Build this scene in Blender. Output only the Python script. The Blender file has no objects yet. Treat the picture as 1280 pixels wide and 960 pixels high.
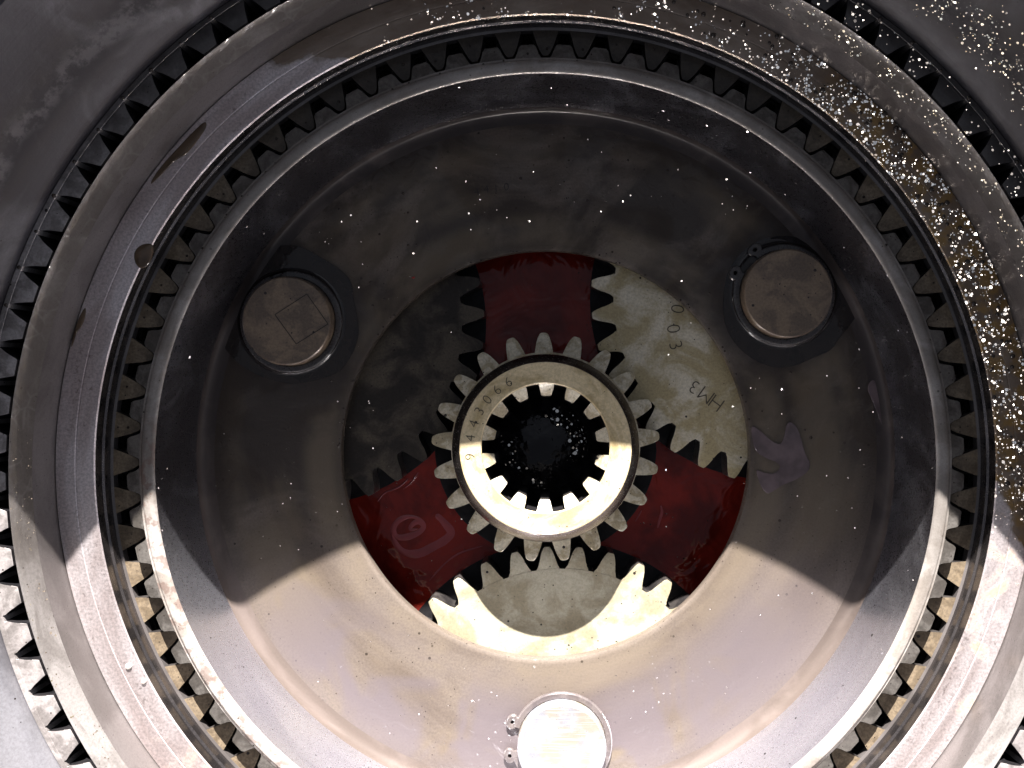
import bpy, bmesh, math, random
from mathutils import Vector, Matrix, noise as mnoise
R = math.radians
CD = 358.0                      # axis to pin
PI = math.pi
rnd = random.Random(7)
S = 0.0003                      # one design unit = 0.3 mm
scene = bpy.context.scene
C = scene.collection

# ------------------------------------------------------------ camera / light
D = 1050.0
cam_d = bpy.data.cameras.new("camera")
cam = bpy.data.objects.new("camera", cam_d)
C.objects.link(cam)
cam.location = (1 * S, 99 * S, D * S)
cam_d.sensor_width = 36.0
cam_d.lens = 36.0 * D / 1280.0
cam_d.shift_x = -43 / 1280.0
cam_d.shift_y = -10 / 1280.0
cam_d.clip_start = 0.005
cam_d.clip_end = 100.0
scene.camera = cam

SUN_EL = 27.5
world = bpy.data.worlds.new("World")
scene.world = world
world.use_nodes = True
wn = world.node_tree
for n in list(wn.nodes):
    wn.nodes.remove(n)
sky = wn.nodes.new("ShaderNodeTexSky")
sky.sky_type = 'NISHITA'
sky.sun_disc = False
sky.sun_elevation = R(SUN_EL)
sky.sun_rotation = 0.0
sky.dust_density = 0.2
sky.air_density = 0.24
sky.ozone_density = 1.0
hs = wn.nodes.new("ShaderNodeHueSaturation")
hs.inputs["Saturation"].default_value = 0.32
bg = wn.nodes.new("ShaderNodeBackground")
bg.inputs["Strength"].default_value = 0.05
wo = wn.nodes.new("ShaderNodeOutputWorld")
wn.links.new(sky.outputs[0], hs.inputs["Color"])
wn.links.new(hs.outputs[0], bg.inputs["Color"])
wn.links.new(bg.outputs[0], wo.inputs["Surface"])

sun_d = bpy.data.lights.new("sun", 'SUN')
sun_d.energy = 5.0
sun_d.angle = R(0.5)
sun_d.color = (1.0, 0.96, 0.92)
sun = bpy.data.objects.new("sun", sun_d)
C.objects.link(sun)
sun.rotation_euler = (R(-(90 - SUN_EL)), 0, 0)
sun.location = (0, 1, 1)

scene.view_settings.view_transform = 'Standard'
scene.view_settings.look = 'None'
scene.view_settings.exposure = 2.4
scene.view_settings.gamma = 1.0
scene.cycles.max_bounces = 8
scene.cycles.caustics_reflective = True
scene.cycles.sample_clamp_indirect = 6.0

# ------------------------------------------------------------ helpers
def px(x, y, z=0.0):
    """photo pixel -> design units on the level z (only used to measure)"""
    s = D / (D - z)
    return (1 + (x - 683) / s, 99 - (y - 470) / s)

def finish(name, bm, mat, parent=None, loc=(0, 0, 0), rz=0.0, smooth=35.0, side=None):
    me = bpy.data.meshes.new(name)
    bmesh.ops.recalc_face_normals(bm, faces=bm.faces[:])
    bmesh.ops.scale(bm, vec=(S, S, S), verts=bm.verts[:])
    if smooth:
        for f in bm.faces:
            f.smooth = True
        for e in bm.edges:
            if len(e.link_faces) == 2 and e.calc_face_angle(0.0) > R(smooth):
                e.smooth = False
    if side is not None:                   # flanks are black with oil
        bm.normal_update()
        for f in bm.faces:
            if abs(f.normal.z) < .3: f.material_index = 1
    bm.to_mesh(me)
    bm.free()
    me.materials.append(mat)
    if side is not None: me.materials.append(side)
    return link(name, me, parent, loc, rz)

def link(name, me, parent=None, loc=(0, 0, 0), rz=0.0):
    o = bpy.data.objects.new(name, me)
    C.objects.link(o)
    o.location = (loc[0] * S, loc[1] * S, loc[2] * S)
    o.rotation_euler = (0, 0, rz)
    if parent is not None:
        o.parent = parent
    return o

def thing(name, label, cat, loc=(0, 0, 0), rot=(0, 0, 0), group=None):
    o = bpy.data.objects.new(name, None)
    C.objects.link(o)
    o.empty_display_size = 0.01
    o.location = (loc[0] * S, loc[1] * S, loc[2] * S)
    o.rotation_euler = rot
    tag(o, label, cat, group)
    return o

def tag(o, label=None, cat=None, group=None, kind=None):
    if label: o["label"] = label
    if cat: o["category"] = cat
    if group: o["group"] = group
    if kind: o["kind"] = kind
    return o

def lathe(profile, seg=240, closed=False, bm=None, wob=0.0):
    bm = bm or bmesh.new()
    rings = []
    for (r, z) in profile:
        rings.append([bm.verts.new((r * math.cos(2 * PI * i / seg), r * math.sin(2 * PI * i / seg), z)) for i in range(seg)])
    n = len(rings)
    for k in range(n if closed else n - 1):
        a, b = rings[k], rings[(k + 1) % n]
        for i in range(seg):
            j = (i + 1) % seg
            bm.faces.new((a[i], a[j], b[j], b[i]))
    return bm

def disc(r, z, seg=96, rings=1):
    bm = bmesh.new()
    c = bm.verts.new((0, 0, z))
    prev = None
    for k in range(1, rings + 1):
        cur = [bm.verts.new((r * k / rings * math.cos(2 * PI * i / seg), r * k / rings * math.sin(2 * PI * i / seg), z)) for i in range(seg)]
        for i in range(seg):
            j = (i + 1) % seg
            if prev is None:
                bm.faces.new((c, cur[i], cur[j]))
            else:
                bm.faces.new((prev[i], cur[i], cur[j], prev[j]))
        prev = cur
    return bm

def prism(outline, z0, z1, bevel=0.0, segs=1, bm=None, bottom=True):
    """outline CCW (x,y) -> solid between z0 and z1, top edges bevelled"""
    bm = bm or bmesh.new()
    lo = [bm.verts.new((x, y, z0)) for x, y in outline]
    hi = [bm.verts.new((x, y, z1)) for x, y in outline]
    n = len(outline)
    top = bm.faces.new(hi)
    if bottom:
        bm.faces.new(list(reversed(lo)))
    for i in range(n):
        j = (i + 1) % n
        bm.faces.new((lo[i], lo[j], hi[j], hi[i]))
    if bevel:
        bmesh.ops.bevel(bm, geom=list(top.edges), offset=bevel, segments=segs, profile=0.6, affect='EDGES')
    return bm

def sym_tooth(pts):
    """pts: (radius, half width) from root to tip -> CCW outline along +X"""
    right = [(r, -w) for r, w in pts]
    left = [(r, w) for r, w in reversed(pts)]
    return right + left

def smoothstep(a, b, x):
    t = max(0.0, min(1.0, (x - a) / (b - a)))
    return t * t * (3 - 2 * t)

# ------------------------------------------------------------ materials
class NT:
    def __init__(self, name, world=False):
        self.m = bpy.data.materials.new(name)
        self.m.use_nodes = True
        self.t = self.m.node_tree
        self.n = self.t.nodes
        for x in list(self.n):
            self.n.remove(x)
        self.out = self.n.new("ShaderNodeOutputMaterial")
        self.p = self.n.new("ShaderNodeBsdfPrincipled")
        self.l(self.p.outputs[0], self.out.inputs["Surface"])
        tc = self.n.new("ShaderNodeTexCoord")
        sc = self.n.new("ShaderNodeVectorMath"); sc.operation = 'SCALE'
        sc.inputs["Scale"].default_value = 1.0 / S
        if world:                                  # every copy gets its own patch of grain
            tc = self.n.new("ShaderNodeNewGeometry")
        self.l(tc.outputs["Position" if world else "Object"], sc.inputs[0])
        self.co = sc.outputs[0]                    # object coordinates in design units
        self._polar = None
    def l(self, a, b):
        self.t.links.new(a, b)
    def val(self, sock, v):
        if hasattr(v, "is_output"): self.l(v, sock)
        else: sock.default_value = v
    def math(self, op, a, b=None, c=None, clamp=False):
        n = self.n.new("ShaderNodeMath"); n.operation = op; n.use_clamp = clamp
        for k, v in enumerate((a, b, c)):
            if v is not None: self.val(n.inputs[k], v)
        return n.outputs[0]
    def vmath(self, op, a, b=None, scale=None):
        n = self.n.new("ShaderNodeVectorMath"); n.operation = op
        self.val(n.inputs[0], a)
        if b is not None: self.val(n.inputs[1], b)
        if scale is not None: self.val(n.inputs["Scale"], scale)
        return n.outputs["Value"] if op in ('LENGTH', 'DOT_PRODUCT') else n.outputs[0]
    def polar(self):
        """(turn-direction unit vector, radius)"""
        if self._polar is None:
            flat = self.vmath('MULTIPLY', self.co, (1, 1, 0))
            self._polar = (self.vmath('NORMALIZE', flat), self.vmath('LENGTH', flat), flat)
        return self._polar
    def ring_co(self, along=40.0, across=1.0):
        d, r, _ = self.polar()
        a = self.vmath('SCALE', d, scale=along)
        n = self.n.new("ShaderNodeCombineXYZ")
        sep = self.n.new("ShaderNodeSeparateXYZ"); self.l(self.co, sep.inputs[0])
        rz = self.math('ADD', r, sep.outputs[2])
        self.l(self.math('MULTIPLY', rz, across), n.inputs[2])
        return self.vmath('ADD', a, n.outputs[0])
    def noise(self, scale, detail=4.0, rough=0.55, co=None, dist=0.0, off=0.0):
        n = self.n.new("ShaderNodeTexNoise")
        c = co if co is not None else self.co
        if off: c = self.vmath('ADD', c, (off, off * .7, off * .3))
        self.l(c, n.inputs["Vector"])
        n.inputs["Scale"].default_value = scale
        n.inputs["Detail"].default_value = detail
        n.inputs["Roughness"].default_value = rough
        n.inputs["Distortion"].default_value = dist
        return n.outputs["Fac"]
    def ramp(self, f, a, b, lo=0.0, hi=1.0, smooth=True):
        n = self.n.new("ShaderNodeMapRange")
        n.interpolation_type = 'SMOOTHSTEP' if smooth else 'LINEAR'
        n.clamp = True
        self.val(n.inputs["Value"], f)
        for k, v in (("From Min", a), ("From Max", b), ("To Min", lo), ("To Max", hi)):
            self.val(n.inputs[k], v)
        return n.outputs["Result"]
    def mix(self, f, a, b):
        n = self.n.new("ShaderNodeMix"); n.data_type = 'RGBA'
        self.val(n.inputs[0], f)
        for k, v in ((6, a), (7, b)):
            if isinstance(v, tuple) and len(v) == 3: v = v + (1.0,)
            self.val(n.inputs[k], v)
        return n.outputs[2]
    def fmix(self, f, a, b):
        n = self.n.new("ShaderNodeMix"); n.data_type = 'FLOAT'
        self.val(n.inputs[0], f); self.val(n.inputs[2], a); self.val(n.inputs[3], b)
        return n.outputs[0]
    def toward(self, deg, half, soft=20.0):
        """1 within +-half degrees of a compass direction, fading over soft degrees"""
        d, _, _ = self.polar()
        dot = self.vmath('DOT_PRODUCT', d, (math.cos(R(deg)), math.sin(R(deg)), 0))
        return self.ramp(dot, math.cos(R(min(179, half + soft))), math.cos(R(half)))
    def band(self, r0, r1, soft):
        _, r, _ = self.polar()
        return self.math('MULTIPLY', self.ramp(r, r0 - soft, r0 + soft), self.ramp(r, r1 - soft, r1 + soft, 1.0, 0.0))
    def spots(self, scale, size, dens, off=0.0):
        """random round specks; returns mask"""
        v = self.n.new("ShaderNodeTexVoronoi")
        c = self.vmath('ADD', self.co, (off, off, 0))
        self.l(c, v.inputs["Vector"]); v.inputs["Scale"].default_value = scale
        w = self.n.new("ShaderNodeTexWhiteNoise"); w.noise_dimensions = '3D'
        self.l(v.outputs["Position"], w.inputs["Vector"])
        on = self.math('LESS_THAN', w.outputs["Value"], dens)
        rad = self.math('MULTIPLY_ADD', w.outputs["Value"], size / max(dens, 1e-3) * .8, size * .2)
        return self.math('MULTIPLY', on, self.math('LESS_THAN', v.outputs["Distance"], rad))
    def flakes(self, scale, amt, tilt=42.0):
        """normals of small glint specks, aimed at the bright band on the drum rim"""
        v = self.n.new("ShaderNodeTexVoronoi")
        self.l(self.co, v.inputs["Vector"]); v.inputs["Scale"].default_value = scale
        d = self.vmath('SUBTRACT', v.outputs["Color"], (.5, .5, .5))
        to = self.vmath('NORMALIZE', self.vmath('SUBTRACT', (-200, -613, 210), self.vmath('MULTIPLY', self.co, (1, 1, 0))))
        flat = self.vmath('NORMALIZE', self.vmath('MULTIPLY', to, (1, 1, 0)))
        aim = self.vmath('ADD', self.vmath('SCALE', flat, scale=math.sin(R(tilt))), (0, 0, math.cos(R(tilt))))  # fixed lean that makes the specks flash towards the camera
        return self.vmath('NORMALIZE', self.vmath('ADD', aim, self.vmath('SCALE', d, scale=amt)))
    def bump(self, h, strength=0.4, dist=1.0, normal=None):
        n = self.n.new("ShaderNodeBump")
        n.inputs["Strength"].default_value = strength
        n.inputs["Distance"].default_value = dist * S
        self.l(h, n.inputs["Height"])
        if normal is not None: self.l(normal, n.inputs["Normal"])
        return n.outputs[0]
    def set(self, **kw):
        for k, v in kw.items():
            s = self.p.inputs[k.replace("_", " ")]
            if isinstance(v, tuple) and len(v) == 3 and s.type == 'RGBA': v = v + (1.0,)
            self.val(s, v)

def oily(name, base, stain, metallic=0.5, rough=0.38, coat=0.6, coat_rough=0.05, ring=True,
         stain_lo=0.42, stain_hi=0.6, stain_scale=0.012, along=60.0, grain=0.25, film=0.5,
         film_scale=0.02, dark=(0.015, 0.012, 0.011), dark_amt=0.0, dots=0.0, extra=None, seed=0.0, spec=.5, nbump=.25):
    """worn steel with oil staining and a thin wet film on top"""
    t = NT(name, world=not ring)
    co = t.ring_co(along, 1.0) if ring else t.co
    big = t.noise(stain_scale, 6, .6, co=co, dist=.6, off=3.1 + seed)
    f = t.ramp(big, stain_lo, stain_hi)
    fine = t.noise(.35, 5, .7, off=seed)
    streak = t.noise(.25, 3, .6, co=t.ring_co(30.0, 1.4) if ring else t.co, off=9 + seed)
    col = t.mix(f, base, stain)
    col = t.mix(t.math('MULTIPLY', t.ramp(fine, .35, .7), grain), col, dark)
    col = t.mix(t.math('MULTIPLY', t.ramp(streak, .45, .75), grain * .8), col, stain)
    if dark_amt:
        d2 = t.ramp(t.noise(stain_scale * 1.7, 5, .6, co=co, off=21 + seed, dist=.8), .5, .62)
        col = t.mix(t.math('MULTIPLY', d2, dark_amt), col, dark)
    if dots:
        col = t.mix(t.spots(.11, .22, dots, 5 + seed), col, (0.012, 0.008, 0.007))
        col = t.mix(t.spots(.3, .3, dots, 15 + seed), col, (0.02, 0.012, 0.01))
    nb = t.bump(t.math('ADD', fine, streak), nbump, .5)
    fn = t.bump(t.noise(film_scale, 2, .45, off=40 + seed, dist=.8), film, 6.0)
    t.set(Base_Color=col, Metallic=metallic, Roughness=t.ramp(fine, .3, .7, rough * .75, rough * 1.3),
          Normal=nb, Coat_Weight=coat, Coat_Roughness=coat_rough, Coat_IOR=1.5, Coat_Normal=fn, Specular_IOR_Level=spec)
    if extra: extra(t, col, nb)
    return t.m

def shade_side(t, col, dark, amt=.8, center=85, half=85, soft=38, sc=.012, off=44.0):
    """shade on the upper part of a ring, painted into its colour"""
    f = t.math('MULTIPLY', t.toward(center, half, soft), t.ramp(t.noise(sc, 4, .6, dist=.8, off=off), .3, .55, amt * .6, amt))
    return t.mix(f, col, dark)

def glitter(t, col, nb, mask, tint=(0.75, 0.62, 0.45), scale=0.42, amt=.45, cover=0.3, rough=.15, tilt=42.0):
    """metal specks added for their glints where mask is 1"""
    for sc_, cv, mul in ((scale, cover, 1.0), (scale * .7, cover * .7, .7)):
        w = t.n.new("ShaderNodeTexVoronoi")
        t.l(t.co, w.inputs["Vector"]); w.inputs["Scale"].default_value = sc_
        sep = t.n.new("ShaderNodeSeparateColor"); t.l(w.outputs["Color"], sep.inputs[0])
        on = t.math('LESS_THAN', sep.outputs[2], t.math('MULTIPLY', mask, cv))
        on = t.math('MULTIPLY', on, t.math('LESS_THAN', w.outputs["Distance"], t.math('MULTIPLY_ADD', t.math('POWER', sep.outputs[1], 2.5), .42, .1)))
        mixn = t.n.new("ShaderNodeMix"); mixn.data_type = 'VECTOR'
        t.l(on, mixn.inputs[0]); t.l(nb, mixn.inputs[4]); t.l(t.flakes(sc_, amt, tilt), mixn.inputs[5])
        c2 = t.mix(on, col, tint)
        base_m = t.p.inputs["Metallic"]; base_r = t.p.inputs["Roughness"]; base_c = t.p.inputs["Coat Weight"]
        m0 = base_m.links[0].from_socket if base_m.links else base_m.default_value
        r0 = base_r.links[0].from_socket if base_r.links else base_r.default_value
        c0 = base_c.links[0].from_socket if base_c.links else base_c.default_value
        t.set(Base_Color=c2, Metallic=t.fmix(on, m0, 1.0), Roughness=t.fmix(on, r0, rough), Normal=mixn.outputs[1], Coat_Weight=t.fmix(on, c0, 0.0))
        col, nb = c2, mixn.outputs[1]
    return col

def solid(name, col, metallic=0.0, rough=0.5, coat=0.0):
    t = NT(name)
    f = t.noise(.3, 4)
    t.set(Base_Color=t.mix(t.ramp(f, .35, .65), col, tuple(c * .7 for c in col)), Metallic=metallic, Roughness=rough, Coat_Weight=coat)
    return t.m

# --- carrier plate: brown-grey steel under a film of oil
def carrier_extra(t, col, nb):
    arc = t.math('MULTIPLY', t.band(318, 395, 14), t.ramp(t.noise(.012, 4, .6, co=t.ring_co(90, .6), off=7), .42, .6))
    c = col
    floor_shade = t.math('MULTIPLY', t.ramp(t.noise(.006, 5, .6, dist=1.0, off=61), .33, .52), .92)  # upper half darkened in colour for the shade lying there
    c = t.mix(t.math('MULTIPLY', floor_shade, t.toward(95, 85, 40)), c, (0.032, 0.024, 0.019))
    c = t.mix(t.math('MULTIPLY', arc, .5), c, (0.16, 0.125, 0.085))
    inner = t.math('MULTIPLY', t.math('MULTIPLY', t.band(262, 300, 12), t.ramp(t.noise(.01, 4, .6, off=19), .35, .6)), .5)
    c = t.mix(inner, c, (0.17, 0.135, 0.095))
    mauve = t.math('MULTIPLY', t.ramp(t.noise(.008, 3, .5, dist=1.0, off=71), .36, .56), t.math('MULTIPLY', t.toward(-90, 45, 30), t.band(300, 420, 40)))
    c = t.mix(t.math('MULTIPLY', mauve, .85), c, (0.112, 0.093, 0.100))
    for pa in (34.0, 152.3):                  # black oil lying round the upper pins
        dv = t.vmath('LENGTH', t.vmath('SUBTRACT', t.vmath('MULTIPLY', t.co, (1, 1, 0)), (CD * math.cos(R(pa)), CD * math.sin(R(pa)), 0)))
        dv = t.math('ADD', dv, t.math('MULTIPLY_ADD', t.noise(.015, 4, .6, off=pa), 80.0, -40.0))
        c = t.mix(t.ramp(dv, 70, 115, .9, 0.0), c, (0.03, 0.023, 0.02))
    vb = t.n.new("ShaderNodeTexVoronoi"); t.l(t.co, vb.inputs["Vector"]); vb.inputs["Scale"].default_value = .12
    bub = t.math('MULTIPLY', t.ramp(vb.outputs["Distance"], 0, .28, 1, 0), t.ramp(t.noise(.02, 3, off=91), .5, .6))
    old = t.p.inputs["Coat Normal"].links[0].from_socket
    wave = t.bump(t.noise(.022, 3, .5, dist=2.0, off=64), .45, 8.0, normal=old)
    t.set(Coat_Normal=t.bump(bub, .5, 3.0, normal=wave))
    wetm = t.ramp(t.noise(.008, 4, .6, dist=1.2, off=55), .42, .56, .1, .6)
    t.set(Coat_Weight=wetm)
    m = t.ramp(t.noise(.02, 3, .6, off=33), .45, .65, .002, .025)
    t.set(Base_Color=c, Specular_IOR_Level=.2)
    glitter(t, c, nb, m, tint=(.9, .86, .8), scale=.4, cover=.5, rough=.2)
M_carrier = oily("carrier_steel", (0.150, 0.122, 0.102), (0.105, 0.082, 0.067), metallic=.0, rough=.5, coat=.4, coat_rough=.02,
                 stain_scale=.009, along=90, grain=.3, film=.16, film_scale=.013, dots=.10, extra=carrier_extra)
def wall_extra(t, col, nb):
    col = shade_side(t, col, (0.085, 0.073, 0.082), .9, 85, 95, 32)  # shaded upper wall painted darker
    t.set(Base_Color=col)
    m = t.ramp(t.noise(.03, 3, .6, off=13), .52, .68, .0, .06)
    glitter(t, col, nb, m, tint=(.95, .92, .9), scale=.4, tilt=48, amt=.6, cover=.5, rough=.2)
M_wall = oily("carrier_wall_steel", (0.74, 0.74, 0.80), (0.64, 0.64, 0.71), metallic=.93, rough=.3, coat=.1, coat_rough=.04, nbump=.05,
              stain_scale=.012, along=120, grain=.05, film=.15, film_scale=.02, dots=.02, extra=wall_extra)
def rim_extra(t, col, nb):
    col = shade_side(t, col, (0.14, 0.12, 0.105), .8, 85, 90, 30, off=52)  # shade on the upper rim put into the colour
    rust = t.math('MULTIPLY', t.toward(205, 22, 14), t.ramp(t.noise(.07, 5, .65, off=2), .5, .58))
    t.set(Base_Color=t.mix(t.math('MULTIPLY', rust, .55), col, (0.16, 0.085, 0.065)))
M_rim = oily("carrier_rim_steel", (0.72, 0.67, 0.63), (0.42, 0.37, 0.33), metallic=.3, rough=.35, coat=.4, stain_scale=.03,
             along=260, grain=.3, film=.2, dots=.05, extra=rim_extra)
M_rimtooth = oily("carrier_tooth_steel", (0.20, 0.185, 0.17), (0.10, 0.09, 0.08), metallic=.35, rough=.4, coat=.5, ring=False,
                  stain_scale=.05, grain=.4, film=.2, dots=.08, extra=None)
def plate_extra(t, col, nb):
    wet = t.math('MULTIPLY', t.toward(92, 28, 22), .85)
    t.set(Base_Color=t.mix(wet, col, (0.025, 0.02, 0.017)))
M_plate = oily("friction_plate_bronze", (0.26, 0.20, 0.135), (0.16, 0.12, 0.078), metallic=.2, rough=.5, coat=.15, ring=False,
               stain_scale=.06, grain=.5, film=.2, dots=.08, extra=plate_extra)
M_dark = oily("oiled_dark_steel", (0.05, 0.047, 0.046), (0.02, 0.019, 0.02), metallic=.6, rough=.3, coat=.8, stain_scale=.03,
              along=260, grain=.3, film=.25)
M_edge = oily("ring_bore_steel", (0.17, 0.15, 0.145), (0.09, 0.08, 0.08), metallic=.85, rough=.3, coat=.3, stain_scale=.03, along=200, grain=.2, film=.2)
def fillet_extra(t, col, nb):
    t.set(Base_Color=shade_side(t, col, (0.022, 0.017, 0.017), .9, 85, 95, 35, off=72))  # upper fillet painted dark to match the shaded wall
M_fillet = oily("oil_filled_fillet", (0.14, 0.112, 0.10), (0.105, 0.083, 0.072), metallic=.0, rough=.45, coat=.3, coat_rough=.015, stain_scale=.02, along=120,
                grain=.1, film=.08, film_scale=.008, nbump=.05, spec=.2, extra=fillet_extra)
M_black = oily("black_oiled_steel", (0.012, 0.011, 0.012), (0.006, 0.006, 0.007), metallic=.0, rough=.5, coat=.05, ring=False, spec=.1,
               stain_scale=.05, grain=.2, film=.3, film_scale=.06)

M_flank = oily("oil_black_flank_steel", (0.045, 0.04, 0.037), (0.02, 0.018, 0.018), metallic=.0, rough=.35, coat=.4, ring=False, stain_scale=.05,
               grain=.2, film=.3, film_scale=.06, spec=.3)

# --- pale dry thrust face, wet with brown oil over the top and right
def thrust_extra(t, col, nb):
    edge = t.noise(.018, 4, .55, off=4)
    edge2 = t.math('MULTIPLY_ADD', edge, 60.0, -30.0)
    d, r, _ = t.polar()
    dot = t.vmath('DOT_PRODUCT', d, (math.cos(R(57)), math.sin(R(57)), 0))
    side = t.math('ADD', t.math('MULTIPLY_ADD', dot, 300.0, -125.0), edge2)
    side = t.math('ADD', side, t.math('MULTIPLY', t.math('SUBTRACT', r, 520.0), .9))
    wet = t.ramp(side, 5, 12)
    oil = t.mix(t.ramp(t.noise(.02, 5, .6, co=t.ring_co(200, 1)), .4, .65), (0.15, 0.10, 0.065), (0.25, 0.19, 0.145))
    gold = t.math('MULTIPLY', t.toward(20, 22, 16), t.ramp(t.noise(.05, 4), .42, .6))
    oil = t.mix(gold, oil, (0.26, 0.15, 0.04))
    # light speckled pits in the dry metal
    pits = t.ramp(t.noise(.22, 4, .7, off=12), .5, .68)
    band = t.ramp(t.noise(.03, 4, .6, co=t.ring_co(120, 3), off=30), .48, .66)
    dry = t.mix(t.math('MULTIPLY', t.math('MULTIPLY', pits, band), .6), col, (0.13, 0.09, 0.075))
    rustf = t.math('MULTIPLY', t.toward(-60, 70, 30), t.ramp(t.noise(.016, 5, .65, dist=.6, off=90), .5, .66))
    dry = t.mix(t.math('MULTIPLY', rustf, .75), dry, (0.30, 0.20, 0.12))
    c = t.mix(wet, dry, oil)
    wetn = t.bump(t.noise(.16, 3, .6, dist=.5), .35, 4.0)
    wetn2 = t.bump(t.noise(.03, 2, .5), .3, 6.0, normal=wetn)
    t.set(Base_Color=c, Metallic=t.fmix(wet, t.fmix(rustf, 1.0, .3), .35), Roughness=t.fmix(wet, .56, .22), Coat_Weight=wet, Coat_Normal=wetn2)
    hot = t.math('MULTIPLY', t.toward(28, 24, 22), t.ramp(t.noise(.035, 3, .6, off=50), .38, .52))
    few = t.math('MULTIPLY', t.toward(60, 40, 20), t.ramp(t.noise(.05, 3, .6, off=80), .5, .62))
    m = t.math('MAXIMUM', hot, few)
    glitter(t, c, nb, m, tint=(0.97, 0.92, 0.84), scale=.34, tilt=54, amt=.5, cover=1.1)
M_thrust = oily("thrust_face_steel", (0.90, 0.83, 0.84), (0.62, 0.53, 0.52), metallic=1.0, rough=.55, coat=0.0, stain_scale=.03, stain_lo=.36, stain_hi=.66,
                along=120, grain=.35, film=.2, extra=thrust_extra)

def ridge_extra(t, col, nb):
    cell = t.n.new("ShaderNodeTexVoronoi"); cell.feature = 'DISTANCE_TO_EDGE'
    t.l(t.co, cell.inputs["Vector"]); cell.inputs["Scale"].default_value = .06
    web = t.math('MULTIPLY', t.ramp(cell.outputs["Distance"], .0, .12, 1.0, 0.0), t.ramp(t.noise(.02, 3, off=6), .45, .6))
    col = shade_side(t, col, (0.085, 0.072, 0.063), .8, 90, 90, 25, off=58)  # painted shade over the upper half of the ridge
    c = t.mix(t.math('MULTIPLY', web, .3), col, (0.30, 0.28, 0.27))
    t.set(Base_Color=c)
    m = t.math('MULTIPLY', t.toward(30, 34, 20), t.ramp(t.noise(.05, 3, off=11), .42, .55))
    m2 = t.math('MULTIPLY', t.toward(195, 14, 8), t.ramp(t.noise(.08, 3, off=17), .5, .6))
    glitter(t, c, nb, t.math('MAXIMUM', m, m2), tint=(0.9, 0.84, 0.66), scale=.45, tilt=55, amt=.55, cover=.4)
M_ridge = oily("ridge_steel", (0.38, 0.355, 0.345), (0.24, 0.22, 0.21), metallic=.35, rough=.36, coat=.7, stain_scale=.03,
               along=220, grain=.3, film=.35, film_scale=.06, dots=.06, extra=ridge_extra)
M_band = oily("inner_drum_wall_steel", (0.19, 0.17, 0.165), (0.13, 0.115, 0.11), metallic=.4, rough=.35, coat=.5, stain_scale=.02,
              along=260, grain=.2, film=.15)
def gear_extra(t, col, nb):
    wet = t.math('MULTIPLY', t.toward(62, 62, 40), .9)  # upper right teeth darkened in colour so they sink into shade
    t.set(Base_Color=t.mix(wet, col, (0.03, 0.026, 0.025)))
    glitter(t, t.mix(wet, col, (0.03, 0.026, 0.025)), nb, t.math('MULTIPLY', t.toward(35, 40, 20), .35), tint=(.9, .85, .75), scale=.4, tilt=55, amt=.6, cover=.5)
M_gear = oily("outer_tooth_steel", (0.46, 0.42, 0.41), (0.26, 0.235, 0.225), metallic=.4, rough=.36, coat=.3, ring=False,
              stain_scale=.05, grain=.3, film=.25, dots=.03, extra=gear_extra)
def drum_extra(t, col, nb):
    col = shade_side(t, col, (0.030, 0.026, 0.031), .96, 85, 100, 20, off=66)  # shaded side of the drum coloured darker
    sep = t.n.new("ShaderNodeSeparateXYZ"); t.l(t.co, sep.inputs[0])
    z = sep.outputs[2]                         # measured from the drum's base, 200 below the carrier face
    wob = t.math('MULTIPLY_ADD', t.noise(.03, 4, .65, co=t.ring_co(160, .2), off=2), 60.0, -30.0)
    zz = t.math('ADD', z, wob)
    line = t.math('MULTIPLY', t.ramp(zz, 426, 436), t.ramp(zz, 444, 462, 1.0, 0.0))
    line = t.math('MULTIPLY', line, t.ramp(t.noise(.06, 4, .7, off=8), .42, .6))
    c = t.mix(t.math('MULTIPLY', line, .5), col, (0.17, 0.16, 0.165))
    c = t.mix(t.math('MULTIPLY', t.toward(40, 50, 40), .6), c, (0.02, 0.018, 0.02))
    bounce_band = t.ramp(z, 526, 529)                # bright unseen band added under the rim to bounce sunlight inward
    c = t.mix(bounce_band, c, (0.62, 0.60, 0.58))
    t.set(Base_Color=c, Metallic=t.fmix(bounce_band, .35, 1.0), Roughness=t.fmix(bounce_band, .42, .22))
    m = t.math('MULTIPLY', t.toward(38, 26, 14), t.math('MULTIPLY', t.ramp(zz, 405, 428), t.ramp(zz, 450, 475, 1.0, 0.0)))
    m = t.math('MULTIPLY', m, t.ramp(t.noise(.06, 3, off=31), .36, .5))
    glitter(t, c, nb, m, tint=(0.9, 0.84, 0.66), scale=.45, tilt=57, amt=.6, cover=.5)
M_drum = oily("drum_steel", (0.24, 0.235, 0.255), (0.16, 0.155, 0.17), metallic=.3, rough=.42, coat=.1, coat_rough=.12, stain_scale=.018,
              along=200, grain=.25, film=.2, dots=.02, extra=drum_extra)

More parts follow.
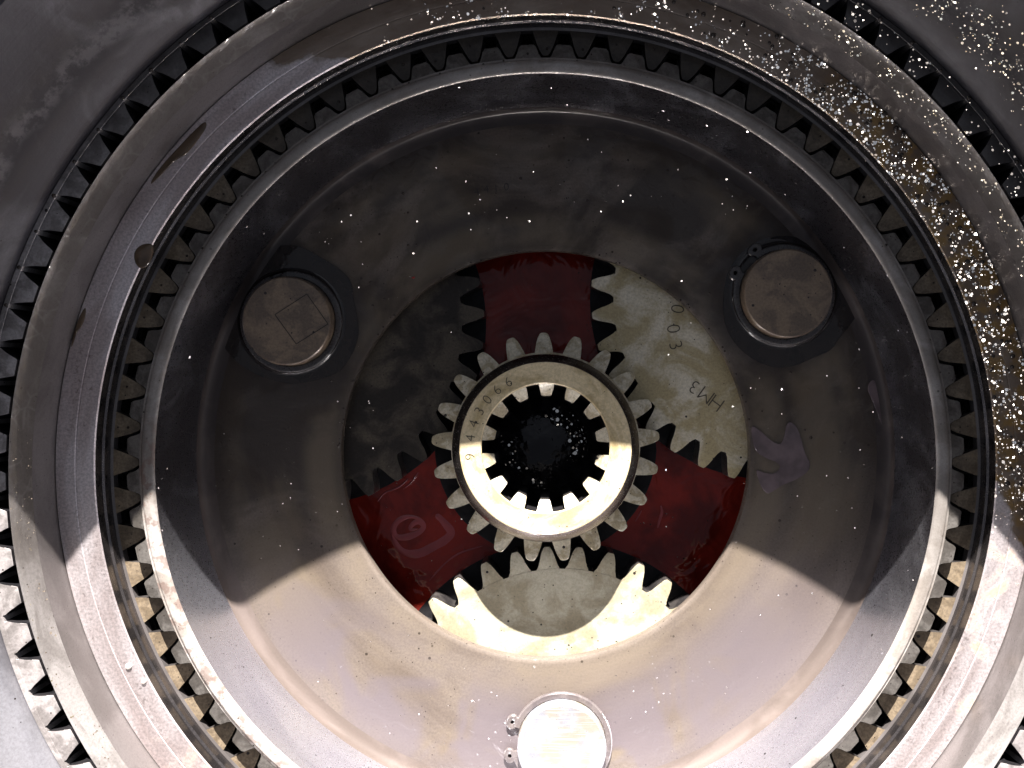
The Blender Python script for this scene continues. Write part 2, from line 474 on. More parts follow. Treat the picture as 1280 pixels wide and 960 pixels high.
# --- gears in the middle
def pl_extra(t, col, nb):
    m = t.ramp(t.noise(.03, 3, .6, off=23), .5, .66, .003, .06)
    glitter(t, col, nb, m, tint=(.95, .92, .85), scale=.45, tilt=40, amt=.5, cover=.5)
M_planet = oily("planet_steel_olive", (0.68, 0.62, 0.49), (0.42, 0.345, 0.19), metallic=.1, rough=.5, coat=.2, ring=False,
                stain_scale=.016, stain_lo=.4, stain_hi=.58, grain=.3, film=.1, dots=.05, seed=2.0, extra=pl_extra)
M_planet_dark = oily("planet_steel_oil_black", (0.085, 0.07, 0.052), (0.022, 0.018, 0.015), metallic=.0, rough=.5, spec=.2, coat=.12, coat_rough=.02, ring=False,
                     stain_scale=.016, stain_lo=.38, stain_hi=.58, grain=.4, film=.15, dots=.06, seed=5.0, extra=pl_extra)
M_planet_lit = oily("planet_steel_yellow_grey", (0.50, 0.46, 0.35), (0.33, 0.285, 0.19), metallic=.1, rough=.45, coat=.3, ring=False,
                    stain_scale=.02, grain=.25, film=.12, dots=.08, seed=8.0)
M_sun = oily("sun_gear_steel", (0.78, 0.64, 0.40), (0.50, 0.38, 0.19), metallic=.1, rough=.4, coat=.4, stain_scale=.035, along=40,
             grain=.3, film=.12, dots=.04)
M_suntooth = oily("sun_tooth_steel", (0.68, 0.62, 0.48), (0.42, 0.35, 0.22), metallic=.1, rough=.4, coat=.5, ring=False,
                  stain_scale=.06, grain=.35, film=.2, dots=.12)
M_chamfer = oily("sun_hub_chamfer_steel", (0.24, 0.215, 0.20), (0.15, 0.13, 0.125), metallic=.95, rough=.22, coat=.2, stain_scale=.03,
                 along=60, grain=.05, film=.15, nbump=.06)
M_pin = oily("pin_steel", (0.23, 0.165, 0.11), (0.13, 0.095, 0.068), metallic=.15, rough=.38, coat=.35, ring=False, stain_scale=.03,
             grain=.35, film=.12, dots=.08)
def bright_pin(t, col, nb):
    lines = t.noise(1.0, 2, .5, co=t.vmath('MULTIPLY', t.co, (.02, .55, 0)), off=3)
    c = t.mix(t.math('MULTIPLY', t.ramp(t.noise(.03, 3, off=5), .46, .6), .8), col, (0.33, 0.28, 0.21))
    c = t.mix(t.math('MULTIPLY', t.ramp(lines, .5, .7), .5), c, (0.52, 0.52, 0.54))
    t.set(Base_Color=c)
M_pin_bright = oily("pin_bright_steel", (0.38, 0.375, 0.40), (0.28, 0.28, 0.31), metallic=.4, rough=.35, coat=.2, ring=False,
                    stain_scale=.03, grain=.2, film=.12, extra=bright_pin)
M_clip = oily("circlip_steel", (0.045, 0.038, 0.036), (0.025, 0.021, 0.021), metallic=.2, rough=.3, coat=.6, ring=False, stain_scale=.05, grain=.2, film=.2)
M_clip_lit = oily("circlip_lit_steel", (0.17, 0.145, 0.14), (0.12, 0.10, 0.10), metallic=.2, rough=.3, coat=.6, ring=False, stain_scale=.05, grain=.2, film=.2)  # paler copy of the circlip steel for the sunlit clip
M_mark = solid("stamped_mark_dark", (0.075, 0.06, 0.04), rough=.6)
M_scribe = solid("scribed_line_dark", (0.01, 0.009, 0.009), rough=.6)
M_orange = solid("orange_fleck", (0.75, 0.16, 0.05), rough=.6)
M_red = solid("red_fleck", (0.30, 0.02, 0.015), rough=.5)

def red_oil():
    t = NT("red_gear_oil")
    f = t.ramp(t.noise(.012, 4, .55, dist=.5), .38, .65)
    c = t.mix(f, (0.18, 0.015, 0.009), (0.075, 0.007, 0.005))
    w = t.bump(t.noise(.016, 2, .5, dist=1.8, off=4), .55, 9.0)
    w = t.bump(t.noise(.12, 2, .5, off=14), .06, 2.0, normal=w)
    t.set(Base_Color=c, Roughness=.03, IOR=1.42, Normal=w)
    glitter(t, c, w, t.ramp(t.noise(.03, 3, .6, off=27), .5, .64, .0, .09), tint=(.95, .9, .85), scale=.4, tilt=38, amt=.5, cover=.5)
    return t.m
M_redoil = red_oil()
def black_oil():
    t = NT("black_bore_oil")
    v = t.n.new("ShaderNodeTexVoronoi"); t.l(t.co, v.inputs["Vector"]); v.inputs["Scale"].default_value = .09
    h = t.math('ADD', t.noise(.06, 3, .6, dist=1.0), t.math('MULTIPLY', t.ramp(v.outputs["Distance"], 0, .5, 1, 0), .6))
    t.set(Base_Color=(0.006, 0.005, 0.006), Roughness=.04, IOR=1.45, Normal=t.bump(h, .22, 5.0))
    rim = t.math('MULTIPLY', t.band(34, 58, 6), t.math('MAXIMUM', t.toward(25, 45, 20), t.toward(225, 45, 20)))
    nb = t.p.inputs['Normal'].links[0].from_socket
    glitter(t, (0.006, 0.005, 0.006, 1.0), nb, rim, tint=(.95, .92, .85), scale=.26, amt=.9, tilt=30, cover=1.2)
    return t.m
M_blackoil = black_oil()
def brown_oil(name, col, var=.5):
    t = NT(name)
    t.set(Base_Color=t.mix(t.ramp(t.noise(.03, 3), .35, .7), col, tuple(c * var for c in col)), Roughness=.06, IOR=1.5,
          Normal=t.bump(t.noise(.08, 2), .2, 3.0))
    return t.m
M_brownoil = brown_oil("brown_oil", (0.11, 0.072, 0.045))
M_goldoil = brown_oil("golden_oil", (0.30, 0.16, 0.03))
M_meniscus = brown_oil("dark_oil_fillet", (0.016, 0.013, 0.012))

# ============================================================ LARGE STRUCTURE
# ---- outer drum: a deep steel tub whose rim shades the upper part of the picture
drum = thing("gearbox_drum", "deep dark steel drum wall that surrounds every ring and gear, filling the corners", "drum housing", (0, 0, -200))
dz = 200
def up(profile): return [(r, z + dz) for r, z in profile]
finish("drum_wall", lathe(up([(584, 150), (584, 188), (585, 196), (588, 200), (600, 236), (606, 262), (632, 322), (641, 327), (647.5, 371), (652, 375),  # steep upper band angled to bounce sun onto the rings
                              (700, 377), (704, 372), (704, -200), (560, -200), (0.5, -200)]), 300), M_drum, drum)

# ---- outer internally toothed ring
NOUT = 89
oring = thing("outer_ring_gear", "large dark outermost toothed ring with rounded black gaps, lying against the drum wall", "ring gear", (0, 0, 90))
finish("gear_rim", lathe([(577, -60), (577, 95), (578, 96.5), (583.2, 96.5), (583.2, -60)], 356), M_gear, oring)
finish("gap_floor", lathe([(556, -30), (577.5, -30)], 178), M_black, oring)
tooth = sym_tooth([(577.6, 18.2), (574, 16.8), (569, 13.9), (562, 11.0), (556.5, 9.2), (555.2, 8.4)])
bm = prism(tooth, -60, 96.2, .9, 2)
t_me = None
P0 = R(183.0 + 180.0 / NOUT)
for k in range(NOUT):
    a = P0 + 2 * PI * k / NOUT
    if t_me is None:
        o = finish("tooth", bm, M_gear, oring, rz=a, side=M_black); t_me = o.data
    else:
        link("tooth", t_me, oring, rz=a)

# ---- inner drum with rounded ridge
idrum = thing("inner_drum", "dark ring wall with mottled rounded ridge between pale flat ring and outer teeth", "drum ring", (0, 0, 0))
finish("wall_band", lathe([(543.3, 60), (543.3, 120), (544, 135), (546.2, 156)], 300), M_band, idrum)
finish("ridge", lathe([(546.3, 156), (547.5, 161), (549.5, 169), (551, 175), (552.6, 180.5), (554.2, 183.2), (555, 182.5), (555.2, 176), (555.2, 60)], 300), M_ridge, idrum)

# ---- pale thrust ring
thr = thing("thrust_ring", "pale flat machined ring, pinkish and dry at left, wet with brown oil at top right", "ring", (0, 0, 0))
finish("face", lathe([(499.2, 118.6), (500.4, 120), (519.5, 120), (520.2, 119.5), (520.9, 119.5), (521.6, 120), (542.2, 120), (543, 119)], 300), M_thrust, thr)
finish("inner_edge", lathe([(498.2, 88.5), (498.2, 101), (500.3, 103), (499.6, 112), (499.2, 118.6)], 300), M_edge, thr)

# ---- stacked friction plates under it
NPL = 72
def ring_tooth_pts(root, tip, wr, wt):
    return [(root, wr), (root - 1.2, wr - .9), (root - (root - tip) * .62, wt + (wr - wt) * .42), (tip + 4.5, wt + .6), (tip + 1.6, wt - .6), (tip, wt - 2.4)]
def inner_gear_outline(n, root, tip, wr, wt, phase):
    pts = []
    tp = ring_tooth_pts(root, tip, wr, wt)
    for k in range(n):
        a = phase + 2 * PI * k / n
        ca, sa = math.cos(a), math.sin(a)
        seq = [(r, -w) for r, w in tp] + [(r, w) for r, w in reversed(tp)]
        for r, w in seq:
            pts.append((r * ca - w * sa, r * sa + w * ca))
    return pts
def toothed_ring(n, router, root, tip, wr, wt, phase, z0, z1):
    """internal gear as one solid"""
    bm = bmesh.new()
    pts = inner_gear_outline(n, root, tip, wr, wt, phase)
    m = len(pts)
    angs = [math.atan2(y, x) for x, y in pts]
    inner = [[bm.verts.new((x, y, z)) for x, y in pts] for z in (z1, z0)]
    outer = [[bm.verts.new((router * math.cos(a), router * math.sin(a), z)) for a in angs] for z in (z1, z0)]
    for i in range(m):
        j = (i + 1) % m
        bm.faces.new((inner[0][i], inner[0][j], inner[1][j], inner[1][i]))
        for q in (0, 1):
            bm.faces.new((inner[q][i], outer[q][i], outer[q][j], inner[q][j]))
    return bm
top_plate = thing("friction_plate", "topmost bronze coloured toothed plate, its pointed teeth turned towards the middle", "clutch plate", (0, 0, 78), group="stacked toothed plates")
finish("plate_rim", lathe([(495, 0), (495, 10), (495.4, 10.2), (540, 10.2), (540, 0)], 288), M_band, top_plate)
bm = prism(sym_tooth(ring_tooth_pts(495.6, 465.5, 15.6, 5.2)), 0, 10, .6, 1)
o = finish("tooth", bm, M_plate, top_plate, rz=0, side=M_flank)
for k in range(1, NPL):
    link("tooth", o.data, top_plate, rz=2 * PI * k / NPL)
for k, (z, lab) in enumerate(((60, "dark second toothed plate, seen just under the bronze top plate in the tooth gaps"),
                              (43, "dark third toothed plate, deeper in the tooth gaps below the second"),
                              (26, "dark lowest toothed plate at the bottom of the tooth gaps"))):
    p = finish("friction_plate", toothed_ring(NPL, 540, 493.6 - 1.4 * k, 468, 16.4 + .5 * k, 5.4, 0, 0, 9), M_dark, None, (0, 0, z), smooth=25)
    tag(p, lab, "clutch plate", "stacked toothed plates")

# ---- planet carrier
car = thing("planet_carrier", "dished steel carrier plate covered with oil, round hole in the middle and splined rim", "gear carrier", (0, 0, -20))
cz = 20
def upc(p): return [(r, z + cz) for r, z in p]
finish("plate", lathe(upc([(440, -20), (262, -20), (256.5, -17), (255.6, -4.5), (256.4, -1.8), (259.2, -.2), (262, 0), (290, 0), (340, 0), (390, 0), (414, 0)]), 300), M_carrier, car)
finish("fillet", lathe(upc([(414, 0), (420, .5), (424, 1.7), (427.4, 3.8), (430.2, 7.3), (431.6, 12)]), 300), M_fillet, car)
finish("dish_wall", lathe(upc([(431.6, 12), (432.6, 20), (435, 55), (438.3, 98), (439.2, 105.5)]), 300), M_wall, car)
finish("rim", lathe(upc([(439.2, 105.5), (440.6, 107.6), (442.5, 108.4), (451.5, 108.4), (453.6, 107.2), (455.4, 104.6), (457.5, 104.2), (457.5, 20), (440, -20)]), 300), M_rim, car)
ct = [(457, 15.6), (459.2, 13.6), (463, 11.9), (469, 9.9), (473.6, 8.2), (475.2, 7.2)]
bm = prism(sym_tooth(ct), 40, 124, 0)
# chamfer the outer end
for v in bm.verts:
    if v.co.z > 100 and v.co.x > 473: v.co.z -= 7
me0 = None
for k in range(NPL):
    a = 2 * PI * (k + .5) / NPL
    if me0 is None:
        o = finish("spline_tooth", bm, M_rimtooth, car, rz=a, side=M_flank); me0 = o.data
    else:
        link("spline_tooth", me0, car, rz=a)

# ---- red oil between the planets
bm = lathe([(100, -62), (130, -62), (160, -62), (200, -62), (260, -62), (330, -62)], 160)
pool = finish("red_oil_pool", bm, M_redoil)
tag(pool, "deep red glossy oil lying between the gears inside the carrier hole", None, None, "structure")

# ============================================================ GEARS
NS, NP = 21, 36
MOD = 2 * CD / (NS + NP)
RS, RP = MOD * NS / 2, MOD * NP / 2
SUN_A0 = 91.0
SUNC = (0.0, 5.5)
pins = [(34.0, "pin_right"), (152.3, "pin_left"), (273.2, "pin_low")]

# ---- planet gears
pl_tooth = [(RP - 17.5, 17.0), (RP - 15.5, 13.4), (RP - 12, 11.4), (RP - 5, 10.2), (RP, 9.0), (RP + 6, 7.0), (RP + 10.5, 5.2), (RP + 12.6, 3.6)]
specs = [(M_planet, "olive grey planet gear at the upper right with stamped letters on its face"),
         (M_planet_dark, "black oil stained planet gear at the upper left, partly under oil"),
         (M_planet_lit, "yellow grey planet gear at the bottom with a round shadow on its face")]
tooth_src = {}
planets = []
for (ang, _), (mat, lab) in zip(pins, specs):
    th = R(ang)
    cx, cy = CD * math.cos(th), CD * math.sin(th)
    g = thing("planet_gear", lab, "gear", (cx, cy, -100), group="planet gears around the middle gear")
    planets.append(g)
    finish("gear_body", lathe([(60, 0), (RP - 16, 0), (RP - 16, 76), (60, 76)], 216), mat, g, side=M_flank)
    finish("gap_shade_disc", lathe([(60, 38.6), (RP + 10.5, 38.6), (RP + 13.5, 37.4), (RP + 13.5, 30)], 216), M_black, g)  # black disc added under the teeth to darken their gaps
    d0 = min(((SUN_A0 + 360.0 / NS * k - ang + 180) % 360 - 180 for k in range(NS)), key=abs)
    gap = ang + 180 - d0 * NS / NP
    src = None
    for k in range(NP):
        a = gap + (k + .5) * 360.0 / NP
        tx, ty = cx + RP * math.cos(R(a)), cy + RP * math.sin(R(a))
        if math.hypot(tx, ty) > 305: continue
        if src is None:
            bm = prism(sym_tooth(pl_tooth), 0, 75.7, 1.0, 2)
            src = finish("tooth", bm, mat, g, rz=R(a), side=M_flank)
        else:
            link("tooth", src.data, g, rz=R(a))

# ---- sun gear
sg = thing("sun_gear", "ring shaped middle gear with worn tan face, stamped number and black splined bore", "gear", (SUNC[0], SUNC[1], -100), (R(-3.0), 0, 0))
z0 = 100
TS = 92.0                                 # tooth face level above the base
finish("gear_body", lathe([(RS - 20, 0), (RS - 18, TS - .4), (119, TS - .2), (115.5, TS + 3), (113.8, TS + 9)], 240), M_suntooth, sg)
finish("gap_shade_disc", lathe([(RS - 20, 38.9), (RS + 12, 38.9), (RS + 15, 37.7), (RS + 15, 30)], 216), M_black, sg)  # added black disc, stands in for the dark between the teeth
finish("hub_chamfer", lathe([(113.8, TS + 9), (113.4, z0 + 33), (112.4, z0 + 35), (102.8, z0 + 46.2)], 240), M_chamfer, sg)
finish("hub_face", lathe([(102.8, z0 + 46.2), (101.8, z0 + 47), (78.2, z0 + 47), (76.6, z0 + 45.8)], 240), M_sun, sg)
finish("bore", lathe([(76.6, z0 + 45.8), (76.2, z0 + 30), (76.2, -20)], 200), M_black, sg)
st = [(RS - 18.5, 13.0), (RS - 13, 11.6), (RS - 6, 10.4), (RS, 9.2), (RS + 5.5, 7.6), (RS + 9.6, 5.9), (RS + 11.4, 4.3), (RS + 12.1, 2.2)]
bm = prism(sym_tooth(st), 0, TS, 1.3, 3)
src = None
for k in range(NS):
    a = R(SUN_A0 + 360.0 / NS * k)
    if src is None:
        src = finish("tooth", bm, M_suntooth, sg, rz=a, side=M_flank)
    else:
        link("tooth", src.data, sg, rz=a)
# inner spline teeth, tops sloping into the bore
NSP = 14
sp = [(77, 9.6), (70, 8.0), (64, 6.2), (62.5, 5.0)]
bm = prism([(x, y) for x, y in sym_tooth(sp)][::-1], 0, z0 + 44, 0)
for v in bm.verts:
    if v.co.z > 100: v.co.z -= (76.5 - v.co.x) * .75
src = None
for k in range(NSP):
    a = R(12 + 360.0 / NSP * k)
    if src is None:
        src = finish("spline_tooth", bm, M_suntooth, sg, rz=a, side=M_flank)
    else:
        link("spline_tooth", src.data, sg, rz=a)
# oil standing in the bore, slightly domed
bm = disc(59.5, 0, 96, 24)
for v in bm.verts:
    r = v.co.length
    v.co.z = -14 * (r / 60.5) ** 2 + 1.6 * mnoise.noise(Vector((v.co.x * .05, v.co.y * .05, 3)))
bo = finish("bore_oil", bm, M_blackoil, None, (SUNC[0] - 4, SUNC[1] + 4, -42))
tag(bo, "black shiny oil standing at the bottom of the splined bore", None, None, "structure")

# ---- stamped characters
def stamp(text, size, loc, rz, parent, mat, z):
    cu = bpy.data.curves.new("stamp", 'FONT')
    cu.body = text
    cu.size = size * S
    cu.extrude = .12 * S
    cu.offset = -.018 * size * S
    cu.align_x = 'CENTER'; cu.align_y = 'CENTER'
    tmp = bpy.data.objects.new("stamp", cu)
    C.objects.link(tmp)
    bpy.context.view_layer.update()
    me = bpy.data.meshes.new_from_object(tmp)
    bpy.data.objects.remove(tmp)
    me.materials.clear(); me.materials.append(mat)
    o = link("stamped_character", me, parent, (loc[0], loc[1], z), rz)
    return o
for ch, a in zip("9443066", (186.5, 172.5, 161.5, 151, 140.5, 130, 119.5)):
    o = stamp(ch, 17.5, (90 * math.cos(R(a)), 90 * math.sin(R(a))), R(a - 90), sg, M_mark, z0 + 47.25)
g = planets[0]
gc = (CD * math.cos(R(34.0)), CD * math.sin(R(34.0)))
for ch, x, y, rot in (("H", 896, 503, 144), ("M", 883, 493, 144), ("3", 868, 483, 150), ("0", 841, 411, -82), ("3", 844, 432, -72), ("0", 846, 386, -100)):
    X, Y = px(x, y, -24)
    stamp(ch, 27 if ch in "HM" else 25, (X - gc[0], Y - gc[1]), R(rot), g, M_mark, 76.2)
for ch, x, y, rot in (("4", 596, 240, 8), ("4", 608, 237, 6), ("1", 620, 236, 4), ("0", 633, 234, 2)):
    X, Y = px(x, y, 0)
    stamp(ch, 14, (X, Y), R(rot), car, M_scribe, 20.25)

# ============================================================ PINS, CIRCLIPS
PZ = 23.0
labels = [("dull brown pin end at the upper right, two circlip ears beside it", "dark circlip with two ears around the brown upper right pin"),
          ("dark grey pin end at the left with a square scribed on it", "black circlip half hidden in oil around the scribed left pin"),
          ("bright silver pin end at the bottom in full sun", "circlip with ears to the left of the bright bottom pin")]
ears = [(156, 123), (118, 92), (157, 194)]
for (ang, _), (lp, lc), ea, mat in zip(pins, labels, ears, (M_pin, M_pin, M_pin_bright)):
    c = (CD * math.cos(R(ang)), CD * math.sin(R(ang)))
    p = finish("planet_pin", lathe([(54.6, -22), (54.6, 20.6), (54.0, 21.9), (52.6, PZ), (30, PZ + .05), (10, PZ + .05), (.05, PZ + .05)], 128), mat, None, (c[0], c[1], 0))
    tag(p, lp, "pin", "pins in the carrier plate")
    if ang > 100 and ang < 200:
        q = [px(x, y, PZ) for x, y in ((343.7, 393.3), (383.6, 367.5), (410.2, 405.0), (370.3, 430.0))]
        for i in range(4):
            a, b = Vector(q[i]), Vector(q[(i + 1) % 4])
            d = b - a; L = d.length
            w = .42
            bm = prism([(-L / 2, -w), (L / 2, -w), (L / 2, w), (-L / 2, w)], 0, .3)
            m = (a + b) / 2
            finish("scribed_line", bm, M_scribe, p, (m.x - c[0], m.y - c[1], PZ + .06), math.atan2(d.y, d.x))
    clip = thing("circlip", lc, "circlip", (c[0], c[1], 1), group="circlips round the pins")
    mid = R((ea[0] + ea[1]) / 2.0); half = abs(R(ea[0] - ea[1])) / 2
    bm = bmesh.new()
    N = 90
    prof = [(55.2, 0), (55.2, 4.6), (56.2, 5.4), (61.6, 5.4), (63, 4.4), (63, 0)]
    rows = []
    for i in range(N + 1):
        a = mid + half * .8 + (2 * PI - 1.6 * half) * i / N
        rows.append([bm.verts.new((r * math.cos(a), r * math.sin(a), z)) for r, z in prof])
    for i in range(N):
        for j in range(len(prof)):
            k = (j + 1) % len(prof)
            bm.faces.new((rows[i][j], rows[i + 1][j], rows[i + 1][k], rows[i][k]))
    bm.faces.new(rows[0]); bm.faces.new(list(reversed(rows[-1])))
    CM = M_clip_lit if ang > 200 else M_clip
    finish("split_ring", bm, CM, clip)
    for e in (ea if not 100 < ang < 200 else ()):        # the left clip shows no ears
        bm = lathe([(2.8, 0), (2.8, 4.8), (3.4, 5.2), (8.2, 5.2), (9.4, 4.2), (9.4, 0)], 40)
        for v in bm.verts:
            v.co.x *= .8
            v.co.x += 66.5
        finish("ear", bm, CM, clip, rz=R(e))
    if ang > 200: continue
    mo = finish("oil_fillet", lathe([(63.1, 4.6), (64.4, 3.0), (66.5, 1.6), (69, .8), (72, .3), (74, .12)], 128), M_meniscus, None, (c[0], c[1], 0))
    tag(mo, "dark glossy oil clinging in a ring round the circlip on the carrier plate", None, "oil clinging round the pins", "stuff")

# ============================================================ OIL DROPS AND FLECKS
def blob(pts, z, h, name="oil_puddle", mat=M_brownoil, smoothn=3, flat=False):
    P = [Vector(px(x, y, z)) for x, y in pts]
    for _ in range(smoothn):                       # Chaikin corner cutting
        Q = []
        for i in range(len(P)):
            a, b = P[i], P[(i + 1) % len(P)]
            Q += [a * .75 + b * .25, a * .25 + b * .75]
        P = Q
    c = sum(P, Vector((0, 0))) / len(P)
    if flat:
        bm = prism([(p.x - c.x, p.y - c.y) for p in P], 0, h, h * .85, 3)
        return finish(name, bm, mat, None, (c.x, c.y, z + .05), smooth=80)
    bm = bmesh.new()
    rings = []
    for f, hh in ((1.0, .0), (.97, .35), (.9, .65), (.75, .88), (.5, .98), (.25, 1.0)):
        rings.append([bm.verts.new(((p.x - c.x) * f, (p.y - c.y) * f, h * hh)) for p in P])
    n = len(P)
    for a, b in zip(rings, rings[1:]):
        for i in range(n):
            j = (i + 1) % n
            bm.faces.new((a[i], a[j], b[j], b[i]))
    bm.faces.new(rings[-1])
    return finish(name, bm, mat, None, (c.x, c.y, z + .05), smooth=80)
ZT = 120
b1 = blob([(257, 150), (259, 158), (250, 172), (240, 185), (232, 194), (220, 200), (208, 212), (196, 225), (187, 232), (192, 220), (208, 200), (225, 182), (242, 164)], ZT, 1.2)
tag(b1, "long brown oil smear on the outer edge of the pale ring at the upper left", "oil puddle")
b2 = blob([(178, 305), (190, 304), (193, 312), (188, 330), (178, 337), (170, 332), (167, 320), (170, 311)], ZT, 2.6, "oil_drop", M_brownoil)
tag(b2, "rounded brown oil drop hanging at the inner edge of the pale ring, left side", "oil drop")
b3 = blob([(107, 382), (108, 392), (103, 408), (96, 415), (92, 430), (88, 436), (92, 415), (99, 396)], ZT, 1.0)
tag(b3, "small dark oil smear on the outer edge of the pale ring, far left", "oil puddle")
for (x, y, r, lab) in ((161, 833, 4.6, "larger clear oil bead on the sunlit pale ring at lower left"), (180, 852, 3.6, "smaller oil bead below the larger one on the sunlit pale ring")):
    pts = [(x + r * math.cos(2 * PI * i / 10), y + r * math.sin(2 * PI * i / 10)) for i in range(10)]
    tag(blob(pts, ZT, 2.2, "oil_drop", brown_oil("pale_oil", (0.4, .36, .34)), 1), lab, "oil drop")
# dark oil standing in shallow puddles on the upper carrier plate
M_puddle = brown_oil("dark_brown_oil", (0.020, 0.015, 0.013), .7)
def wobble(cx, cy, rx, ry, seed, n=22, amt=.22):
    return [(cx + rx * math.cos(2 * PI * i / n) * (1 + amt * mnoise.noise(Vector((math.cos(2 * PI * i / n) * 1.6, math.sin(2 * PI * i / n) * 1.6, seed)))),
             cy + ry * math.sin(2 * PI * i / n) * (1 + amt * mnoise.noise(Vector((math.cos(2 * PI * i / n) * 1.6, math.sin(2 * PI * i / n) * 1.6, seed + 5))))) for i in range(n)]
for x, y, rx, ry, sd, lab in ((360, 398, 92, 84, 1.5, "black oil puddle standing round the scribed left pin"),
                              (984, 376, 84, 82, 4.2, "black oil puddle standing round the brown upper right pin")):
    tag(blob(wobble(x, y, rx, ry, sd), .02, 1.1, "oil_puddle", M_puddle, 2, True), lab, "oil puddle", "dark oil puddles on the carrier plate")
# pale reflections in the oil, painted as thin patches and threads
M_mauve_reflect = brown_oil("mauve_reflection", (0.14, 0.105, 0.11), .6)  # mauve reflection on the plate, painted as a colour
M_red_reflect = brown_oil("pale_red_reflection", (0.23, 0.045, 0.048), .8)  # pale reflection on the red oil, painted as a colour
e1 = blob([(938, 530), (950, 538), (962, 550), (976, 558), (980, 545), (984, 526), (994, 530), (1001, 546), (1005, 566), (1014, 580), (1008, 592), (994, 600), (978, 606), (966, 614),
           (958, 618), (950, 606), (944, 586), (952, 590), (966, 594), (976, 586), (974, 578), (960, 574), (946, 566), (941, 556)], .2, .8, "reflection_patch", M_mauve_reflect, 2, True)
tag(e1, "forked mauve reflection painted as a patch on the carrier plate right of the hole", "painted reflection")
e2 = blob([(1091, 473), (1096, 480), (1101, 500), (1104, 525), (1106, 540), (1098, 520), (1090, 500), (1083, 484)], .4, .6, "reflection_patch", M_mauve_reflect, 2, True)
tag(e2, "thin mauve reflection painted as a sliver on the carrier plate near the dish wall, right side", "painted reflection")
def thread(pts, z, w, name, mat, lab, h=.8):
    P = [Vector(px(x, y, z)) for x, y in pts]
    for _ in range(3):
        Q = [P[0]]
        for a, b in zip(P, P[1:]):
            Q += [a * .75 + b * .25, a * .25 + b * .75]
        P = Q + [P[-1]]
    c = sum(P, Vector((0, 0))) / len(P)
    bm = bmesh.new(); rows = []
    n = len(P)
    for i, p in enumerate(P):
        d = (P[min(i + 1, n - 1)] - P[max(i - 1, 0)]).normalized()
        nrm = Vector((-d.y, d.x))
        k = math.sin(PI * (i + .35) / (n - .3)) ** .6 * (1 + .35 * mnoise.noise(Vector((p.x * .06, p.y * .06, w))))
        row = []
        for f, hh in ((-1, 0), (-.6, .75), (0, 1), (.6, .75), (1, 0)):
            q = p + nrm * w * k * f - c
            row.append(bm.verts.new((q.x, q.y, h * hh)))
        rows.append(row)
    for a, b in zip(rows, rows[1:]):
        for j in range(4):
            bm.faces.new((a[j], a[j + 1], b[j + 1], b[j]))
    return tag(finish(name, bm, mat, None, (c.x, c.y, z + .05), smooth=80), lab, "painted swirl", "painted reflections on the red oil")
ZP = -61.9
thread([(522, 661), (512, 663), (514, 656), (524, 650), (531, 658), (524, 666), (508, 672), (494, 672), (490, 660), (500, 648), (515, 645), (528, 650)], ZP, 4.2, "reflection_swirl", M_red_reflect, "curled painted reflection on the red oil at lower left")
thread([(490, 668), (496, 684), (510, 693), (526, 692), (540, 684), (556, 676), (566, 666), (556, 654), (546, 643), (548, 650)], ZP, 5.5, "reflection_swirl", M_red_reflect, "broad painted reflection below the curled one on the red oil")
thread([(536, 727), (545, 716), (556, 704), (572, 692), (590, 686), (604, 682)], ZP, 1.3, "reflection_swirl", M_red_reflect, "thin painted reflection on the red oil above the bottom planet gear")
thread([(472, 627), (480, 616), (492, 612), (502, 607), (510, 599)], ZP, 1.0, "reflection_swirl", M_red_reflect, "thin painted reflection beside the left planet gear teeth")
thread([(506, 610), (514, 604), (520, 595), (523, 590)], ZP, .9, "reflection_swirl", M_red_reflect, "short painted reflection nearest the middle gear at left")
thread([(822, 660), (825, 648), (828, 640), (826, 632)], ZP, 2.0, "reflection_swirl", M_red_reflect, "painted reflection streak on the red oil at lower right")
thread([(794, 652), (798, 645), (802, 638)], ZP, 1.0, "reflection_swirl", M_red_reflect, "short painted reflection streak on the red oil beside the middle gear at right")
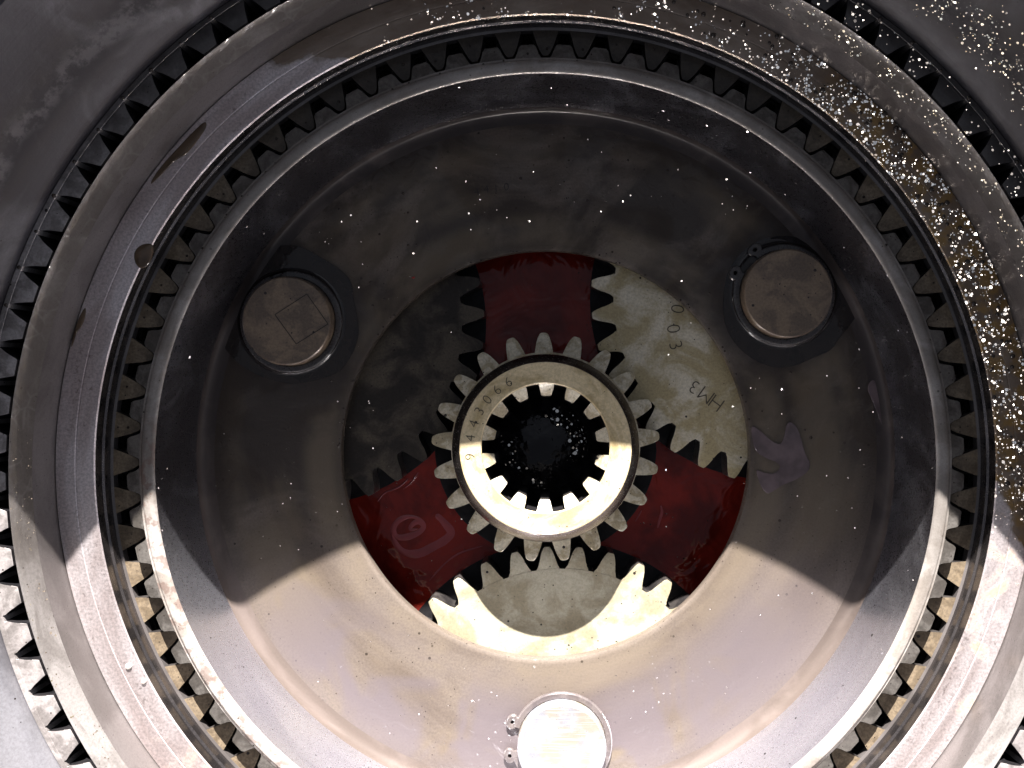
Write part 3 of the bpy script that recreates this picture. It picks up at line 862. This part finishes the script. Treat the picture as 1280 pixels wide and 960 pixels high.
# small oil beads standing on wet edges, too many to count
def beads():
    bm = bmesh.new()
    q = random.Random(11)
    def bead(x, y, z, r):
        geo = bmesh.ops.create_icosphere(bm, subdivisions=2, radius=r)
        for v in geo['verts']:
            v.co = Vector((v.co.x + x, v.co.y + y, v.co.z * .8 + z))
    def polar(r, a, z, s):
        if -3.6 < math.atan2(math.sin(a), math.cos(a)) + 0 < -.05 and math.sin(a) < -.06: return      # the sunlit side stays clean
        bead(r * math.cos(a), r * math.sin(a), z, s)
    for k in range(NOUT):
        polar(580.3 + q.uniform(-1, .8), R(183.0 + 360.0 / NOUT * k), 186.4, q.uniform(1.3, 2.3))
    for _ in range(70): polar(q.uniform(256.5, 259.5), q.uniform(0, 2 * PI), 19.4 - 20, q.uniform(.7, 1.5))
    for _ in range(90): polar(q.uniform(502, 541), R(q.gauss(35, 30)), ZT + .1, q.uniform(1.2, 3.2))
    for _ in range(60): polar(q.uniform(453, 456), q.uniform(0, 2 * PI), 105.5, q.uniform(.8, 1.6))
    for _ in range(70): polar(q.uniform(265, 412), q.uniform(0, 2 * PI), .1, q.uniform(.8, 2.0))
    for k in range(NPL):
        if q.random() < .6: polar(q.uniform(470, 492), R(5 * k + q.uniform(-.4, .4)), 88.1, q.uniform(.8, 1.8))
    return finish("oil_beads", bm, M_bead, None, smooth=80)
def bead_mat():
    t = NT("oil_bead")
    t.set(Base_Color=(0.03, 0.02, 0.014), Roughness=.07, IOR=1.55)
    return t.m
M_bead = bead_mat()
tag(beads(), "tiny oil beads glinting on the rings, teeth and plate edges", None, None, "stuff")
# flecks of paint on the sun gear
def fleck(x, y, r, mat, lab, z, seed):
    q = random.Random(seed)
    pts = [(x + r * (1 + q.uniform(-.35, .35)) * math.cos(2 * PI * i / 8), y + r * .7 * (1 + q.uniform(-.35, .35)) * math.sin(2 * PI * i / 8)) for i in range(8)]
    tag(blob(pts, z, .5, "paint_fleck", mat, 1), lab, "fleck", "flecks on the gear faces")
fleck(653, 658, 6.5, M_orange, "orange fleck on the lower face of the middle gear", 47.6, 1)
fleck(631, 632, 2.6, M_red, "upper dark red fleck on the lower left face of the middle gear", 47.6, 2)
fleck(635, 642, 2.2, M_red, "lower dark red fleck on the lower left face of the middle gear", 47.6, 3)
fleck(517, 347, 2.2, M_red, "tiny red fleck on the carrier plate above the left planet gear", .3, 4)
